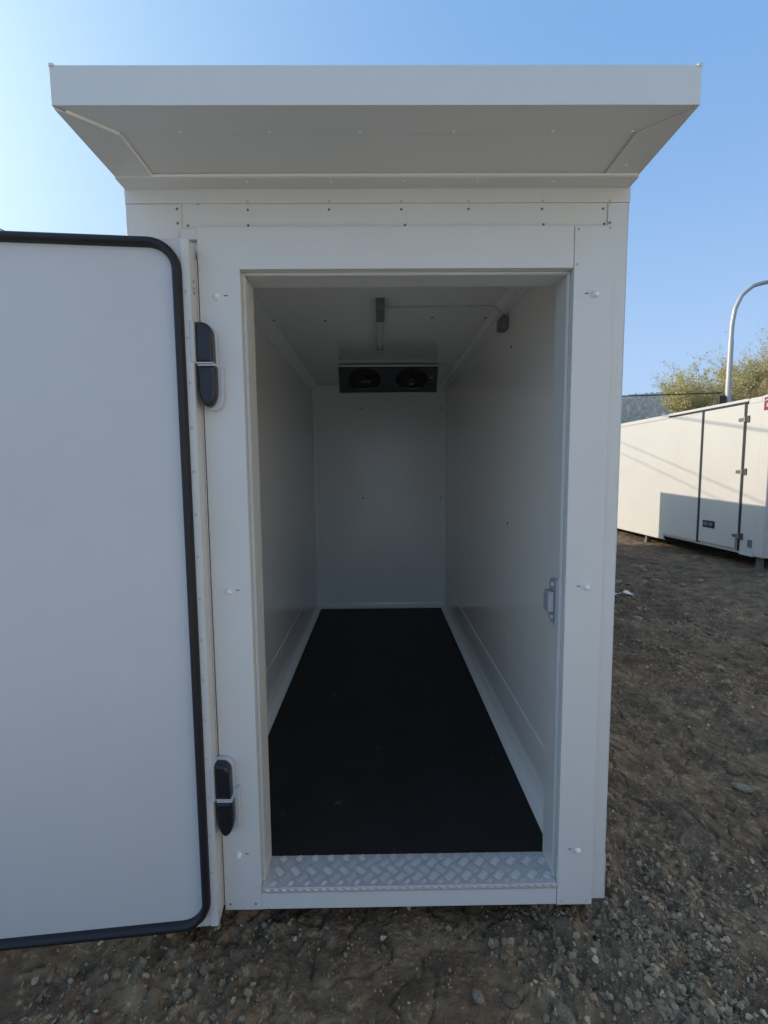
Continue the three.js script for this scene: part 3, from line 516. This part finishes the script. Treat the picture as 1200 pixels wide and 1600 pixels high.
// ---------------------------------------------------------------- trees behind the insulated box
const barkMat = plain(0.10, 0.085, 0.065, 0.9), twigMat = plain(0.33, 0.28, 0.17, 0.9);
const budMats = [[0.58, 0.48, 0.22], [0.53, 0.47, 0.21], [0.60, 0.48, 0.24]].map((c) => plain(...c, 0.9, 0, { side: THREE.DoubleSide }));
function tree(label, x, z, h, spread, dens, group, budMat) {
  const o = thing('budding_tree', label, 'tree', [x, 0, z], group), trunk = [], twigs = [], buds = [];
  const v = (a, b, c) => new THREE.Vector3(a, b, c);
  const budGeo = (p, s) => { const g = new THREE.BufferGeometry(), q = [0, 1, 2].map(() => [p.x + rr(-s, s), p.y + rr(-s, s), p.z + rr(-s, s)]).flat(); g.setAttribute('position', new THREE.Float32BufferAttribute(q, 3)); g.computeVertexNormals(); return g; };
  function grow(p, d, len, r, lvl) {
    const steps = lvl < 2 ? 4 : 3; let q = p.clone(), dir = d.clone();
    for (let i = 0; i < steps; i++) {
      dir.add(v(rr(-0.18, 0.18), rr(-0.04, 0.16), rr(-0.18, 0.18))).normalize();
      const n = q.clone().addScaledVector(dir, len / steps), r1 = r * (1 - (i + 0.9) / (steps + 0.6) * 0.75), r0 = r * (1 - i / (steps + 0.6) * 0.75);
      (lvl < 2 ? trunk : twigs).push(taper(q, n, r0, r1, lvl < 1 ? 7 : lvl < 2 ? 5 : 3));
      if (lvl < 4) { const k = lvl === 0 ? (i ? 4 : 2) : lvl === 3 ? 2 : 3; for (let c = 0; c < k; c++) { if (lvl === 0 && i === 0 && h > 6) continue; const a = rnd() * 6.283, e = rr(0.55, 1.1) * spread, nd = dir.clone().multiplyScalar(1).add(v(Math.cos(a) * e, rr(-0.1, 0.3), Math.sin(a) * e)).normalize(); grow(q.clone().lerp(n, rnd()), nd, len * rr(0.42, 0.66) * (lvl === 0 ? 0.95 : 1), r1 * 0.5, lvl + 1); } }
      if (lvl >= 3) for (let c = 0; c < 8; c++) if (rnd() < dens * Math.min(1, Math.max(0.12, 1.45 - n.y / h * 1.2))) buds.push(budGeo(q.clone().lerp(n, rnd()).add(v(rr(-0.06, 0.06), rr(-0.06, 0.06), rr(-0.06, 0.06))), rr(0.022, 0.052)));
      q = n;
    }
  }
  grow(v(x, -0.05, z), v(rr(-0.08, 0.08), 1, rr(-0.08, 0.08)), h * 0.6, h * 0.013 + 0.02, 0);
  part('trunk', trunk, barkMat, o); const c = sub('crown', o);
  part('twigs', twigs, twigMat, c); if (buds.length) part('buds', buds, budMat, c);
}
const TG = 'budding trees behind the insulated box';
tree('low olive budding bush at the left end of the tree row', 15.1, -21.5, 4.6, 1.1, 1.0, TG, budMats[0]);
tree('rounded budding tree left of the street lamp with wispy top', 16.1, -22.5, 6.6, 1.0, 0.9, TG, budMats[1]);
tree('dense budding tree just left of the street lamp', 17.6, -23, 6.6, 1.0, 1.0, TG, budMats[0]);
tree('dense budding tree just right of the street lamp', 18.7, -22, 6.7, 1.0, 1.0, TG, budMats[2]);
tree('tallest tree, thin bare upper twigs, right of the street lamp', 19.8, -22.8, 8.6, 0.9, 0.75, TG, budMats[1]);
tree('budding tree at the right border of the photo', 21.0, -22.2, 7.2, 1.0, 1.0, TG, budMats[2]);

// ---------------------------------------------------------------- wooded hill with houses
function ridge(x) { return 118 + 26 * smooth(300, 700, x) + 16 * (fbm(x * 0.004 + 2, 0.5, 3, 33) - 0.5) * 2; }
function hillHeight(x, z) { const t = smooth(-420, -930, z), back = smooth(-1300, -930, z); return ridge(x) * (z > -930 ? Math.pow(t, 1.15) : back) + 7 * (fbm(x * 0.012, z * 0.012, 3, 44) - 0.5) * t - 1; }
{
  const nx = 150, nz = 60, pos = [], idx = [];
  for (let j = 0; j <= nz; j++) for (let i = 0; i <= nx; i++) { const x = -900 + 2200 * i / nx, z = -400 - 900 * j / nz; pos.push(x, hillHeight(x, z), z); if (i && j) { const o = j * (nx + 1) + i; idx.push(o - nx - 2, o - nx - 1, o - 1, o - nx - 1, o, o - 1); } }
  const g = new THREE.BufferGeometry(); g.setAttribute('position', new THREE.Float32BufferAttribute(pos, 3)); g.setIndex(idx); g.computeVertexNormals();
  const hill = new THREE.Mesh(g, plain(0.075, 0.075, 0.05, 0.95, 0, { side: THREE.DoubleSide })); hill.name = 'hill'; hill.userData.kind = 'structure'; scene.add(hill);
  // woods: one mass of small crowns
  const crown = mergeVertices(new THREE.IcosahedronGeometry(1, 1)); { const p = crown.attributes.position; for (let i = 0; i < p.count; i++) { const k = 0.75 + 0.5 * hash(i, 3, 5); p.setXYZ(i, p.getX(i) * k, p.getY(i) * k * 1.25 + 0.6, p.getZ(i) * k); } crown.computeVertexNormals(); }
  const N = 9000, inst = new THREE.InstancedMesh(crown, plain(1, 1, 1, 0.95), N), m4 = new THREE.Matrix4(), q = new THREE.Quaternion(), col = new THREE.Color();
  for (let i = 0; i < N; i++) {
    const dense = i < 6500, x = dense ? rr(330, 720) : rr(-850, 1250), z = rr(-960, -560), s = rr(3.2, 6.2), bare = fbm(x * 0.02, z * 0.02, 3, 71) > 0.55;
    q.setFromAxisAngle(new THREE.Vector3(0, 1, 0), rnd() * 6.28); m4.compose(new THREE.Vector3(x, hillHeight(x, z), z), q, new THREE.Vector3(s * 0.8, s * rr(0.9, 1.5), s * 0.8)); inst.setMatrixAt(i, m4);
    const k = rr(0.7, 1.3); inst.setColorAt(i, bare ? col.setRGB(0.105 * k, 0.09 * k, 0.065 * k) : col.setRGB(0.04 * k, 0.06 * k, 0.03 * k));
  }
  inst.name = 'hill_woods'; tag(inst, 'dark mixed woods covering the far hillside', 'woods', null, 'stuff'); scene.add(inst);
  const wallM = plain(0.7, 0.68, 0.63, 0.8), roofM = plain(0.16, 0.09, 0.075, 0.8), roofG = plain(0.2, 0.2, 0.21, 0.8), winM = plain(0.04, 0.05, 0.06, 0.3);
  const spots = [[440, -720, 0.3], [462, -760, 0], [478, -700, 0.5], [500, -735, 0.2], [452, -800, 0.7], [520, -770, -0.2], [488, -830, 0.1], [430, -680, -0.3], [512, -690, 0.4], [470, -655, 0.2], [415, -745, 0.1], [535, -715, 0.6]];
  const words = ['lowest in the row behind the cold room', 'standing above the lowest row', 'near the middle of the slope', 'among bare trees', 'high on the slope at left', 'beside the olive bush', 'highest on the slope', 'at the foot of the slope', 'close to the overhead cable', 'at the very bottom of the hill', 'hidden behind the cold room edge', 'hidden behind the budding trees'];
  spots.forEach(([x, z, a], i) => {
    const y = hillHeight(x, z), o = thing('hillside_house', 'tiny pale house on the far hillside ' + words[i], 'house', [x, y, z], 'houses on the wooded hill'); o.rotation.y = a;
    const w = rr(8, 12), d = rr(8, 10), h = rr(5, 7.5);
    part('wall', new THREE.BoxGeometry(w, h + 4, d).translate(0, h / 2 - 1, 0), wallM, o, true);
    part('roof', new THREE.ExtrudeGeometry(poly([[-w / 2 - 0.6, h + 0.3], [w / 2 + 0.6, h + 0.3], [0, h + 4]]), { depth: d + 1, bevelEnabled: false }).translate(0, 0.75, -d / 2 - 0.5), i % 3 ? roofM : roofG, o, true);
    for (const s of [-0.25, 0.25]) part('window', new THREE.BoxGeometry(1.4, 1.6, 0.2).translate(w * s, h * 0.55, d / 2 + 0.02), winM, o, true);
  });
}

// ---------------------------------------------------------------- loose stones, gravel, soil crumbs
function stoneGeo(k) {
  const g = mergeVertices(new THREE.IcosahedronGeometry(1, 2).deleteAttribute('normal').deleteAttribute('uv')), p = g.attributes.position;
  for (let i = 0; i < p.count; i++) { const x = p.getX(i), y = p.getY(i), z = p.getZ(i), n = 0.72 + 0.5 * fbm(x * 1.3 + k * 7 + 5, y * 1.3 + z * 1.1 + 9, 2, k); let yy = y * n; if (yy > 0.62) yy = 0.62 + (yy - 0.62) * 0.4; p.setXYZ(i, x * n, yy, z * n); }
  g.computeVertexNormals(); const n = flat(g); return n;
}
const stoneGeos = [1, 2, 3, 4, 5].map(stoneGeo);
const stoneGrain = texture(256, (u, v) => { const k = 0.7 + 0.5 * (tfbm(u, v, 8, 5, 91) - 0.5) + 0.15 * smooth(0.6, 0.7, tfbm(u, v, 40, 2, 95)); return [k, k, k * 0.985]; }, true, 0.8);
const stoneMats = [[0.47, 0.37, 0.26], [0.39, 0.30, 0.205], [0.54, 0.45, 0.34], [0.32, 0.245, 0.165]].map(([r, g, b]) => { const m = new THREE.MeshStandardMaterial({ map: stoneGrain, bumpMap: stoneGrain, bumpScale: 0.002, roughness: 0.9 }); m.color.setRGB(r, g, b); return m; });
function stone(x, z, sx, sy, sz, yaw, k, label, group) {
  const m = new THREE.Mesh(stoneGeos[k % 5], stoneMats[(k * 7 + 1) % 4]); m.name = numbered('stone'); scene.add(m);
  m.position.set(x, groundHeight(x, z) + sy * 0.25, z); m.scale.set(sx, sy, sz); m.rotation.set(rr(-0.2, 0.2), yaw, rr(-0.2, 0.2));
  tag(m, label, 'stone', group);
}
stone(0.288, 0.211, 0.026, 0.012, 0.024, 0.3, 2, 'round flat pale stone at the bottom, below the right end of the sill');
stone(0.43, 0.25, 0.024, 0.014, 0.045, 0.25, 1, 'long grey stone near the bottom edge, right of the round flat stone');
stone(0.19, 0.205, 0.016, 0.013, 0.022, 0.5, 3, 'small angular stone just left of the round flat stone');
stone(1.526, -1.04, 0.024, 0.016, 0.055, 0.75, 0, 'long pale stone lying on end of a clod heap, right of the cold room');
stone(1.71, -0.759, 0.042, 0.02, 0.03, 0.1, 2, 'rounded pale stone on the wheel tracks near the right border');
stone(1.66, -0.656, 0.03, 0.016, 0.045, 0.7, 3, 'flat grey stone just below the rounded pale stone');
stone(1.111, -0.458, 0.03, 0.018, 0.02, 0.2, 2, 'oval grey stone right of the lower corner trim');
stone(1.152, 0.03, 0.019, 0.014, 0.017, 0, 2, 'small white stone at the right border near the bottom');
stone(0.94, 0.07, 0.026, 0.016, 0.022, 0.6, 0, 'blunt grey stone in the rubble heap at bottom right');
stone(0.83, 0.03, 0.02, 0.013, 0.03, 0.9, 1, 'slender grey stone at the left of the rubble heap');
const visibleSpot = () => { for (;;) { const x = rr(-1.25, 4.6), z = rr(-6.5, 0.3); if (x > XL - 0.03 && x < XR + 0.03 && z < -0.01) continue; if (x < -0.5 && z < 0) continue; const d = 1.5 - z; if (x > 0.95 * d + 0.2) continue; return [x, z]; } };
for (let i = 0; i < 150; i++) {
  let [x, z] = visibleSpot(); for (let t = 0; t < 6 && clump(x, z) < rnd() * 0.9; t++) [x, z] = visibleSpot();
  const d = Math.hypot(x, z - 1.4), s = (0.0075 + 0.012 * rnd() * rnd()) * Math.max(0.8, d * 0.48);
  stone(x, z, s * rr(0.8, 1.5), s * rr(0.5, 0.75), s * rr(0.8, 1.3), rnd() * 6, i, 'loose grey-brown stone lying in the dirt around the cold room', 'loose stones in the dirt');
}
function scatter(name, label, category, N, color, s0, s1, det, all) {
  const g0 = mergeVertices(new THREE.IcosahedronGeometry(1, det).deleteAttribute('normal').deleteAttribute('uv')), p = g0.attributes.position;
  for (let i = 0; i < p.count; i++) { const k = 0.65 + 0.7 * hash(i, 9, N); p.setXYZ(i, p.getX(i) * k, p.getY(i) * k * 0.7, p.getZ(i) * k); }
  const g = g0.toNonIndexed(); g.computeVertexNormals();
  const inst = new THREE.InstancedMesh(g, plain(1, 1, 1, 0.95), N), m4 = new THREE.Matrix4(), q = new THREE.Quaternion(), e = new THREE.Euler(), c = new THREE.Color();
  for (let i = 0; i < N; i++) {
    let x, z, t = 0, near; do { near = rnd() < 0.13; x = near ? rr(-1.2, 1.35) : 0.7 + 3 * Math.pow(rnd(), 1.3); z = near ? rr(-0.12, 0.32) : 0.3 - 4.8 * Math.pow(rnd(), 1.5); t++; } while (t < 9 && (!all && clump(x, z) + 0.25 * fbm(x * 9, z * 9, 2, 5) < rnd() * (x < 0.3 ? 3.2 : 1.25) || (x < XR + 0.02 && z < -0.09)));
    const s = s0 + (s1 - s0) * Math.pow(rnd(), near ? 4.5 : 3.4); q.setFromEuler(e.set(rnd() * 6, rnd() * 6, rnd() * 6));
    m4.compose(new THREE.Vector3(x, groundHeight(x, z) + s * 0.2, z), q, new THREE.Vector3(s * rr(0.7, 1.4), s * rr(0.6, 1), s)); inst.setMatrixAt(i, m4);
    const k = rr(0.6, 1.35); inst.setColorAt(i, c.setRGB(color[0] * k, color[1] * k, color[2] * k));
  }
  inst.name = name; tag(inst, label, category, null, 'stuff'); scene.add(inst);
}
scatter('gravel', 'fine grey gravel strewn over the dirt yard', 'gravel', 4200, [0.40, 0.32, 0.225], 0.0018, 0.0105, 1);
scatter('fine_soil', 'fine dry soil grains covering the wheel tracks', 'soil', 16000, [0.30, 0.225, 0.145], 0.0012, 0.007, 0, true);
scatter('soil_crumbs', 'crumbled brown soil strewn over the dirt yard', 'soil', 15000, [0.26, 0.195, 0.125], 0.0018, 0.0135, 1);
// white scrap far right of the cold room
{
  const pos = [], idx = [], n = 14; for (let i = 0; i <= n; i++) for (let j = 0; j <= 3; j++) { const u = i / n, w = 0.025 + 0.02 * Math.sin(u * 7 + 1) + (u > 0.6 ? 0.018 : 0); pos.push(2.70 + 0.3 * u, 0.03 + 0.012 * Math.sin(u * 9 + j) + 0.006 * hash(i, j, 4), -4.05 + (j / 3 - 0.5) * 2 * w - 0.05 * u); if (i && j) { const o = i * 4 + j; idx.push(o - 5, o - 4, o - 1, o - 4, o, o - 1); } }
  const g = new THREE.BufferGeometry(); g.setAttribute('position', new THREE.Float32BufferAttribute(pos, 3)); g.setIndex(idx); g.computeVertexNormals(); const a = g.clone(); a.translate(0, 0.0015, 0);
  const m = part('plastic_scrap', [g, a], plain(0.75, 0.74, 0.71, 0.6, 0, { side: THREE.DoubleSide }), scene); tag(m, 'crumpled white plastic scrap on the dirt beside the cold room', 'litter');
}

scene.fog = new THREE.FogExp2(new THREE.Color().setRGB(0.82, 0.9, 1.0), 0.00045);
scene.traverse((o) => { if (o.isMesh) { o.castShadow = true; o.receiveShadow = true; } });
scene.updateMatrixWorld(true);
renderer.render(scene, camera);
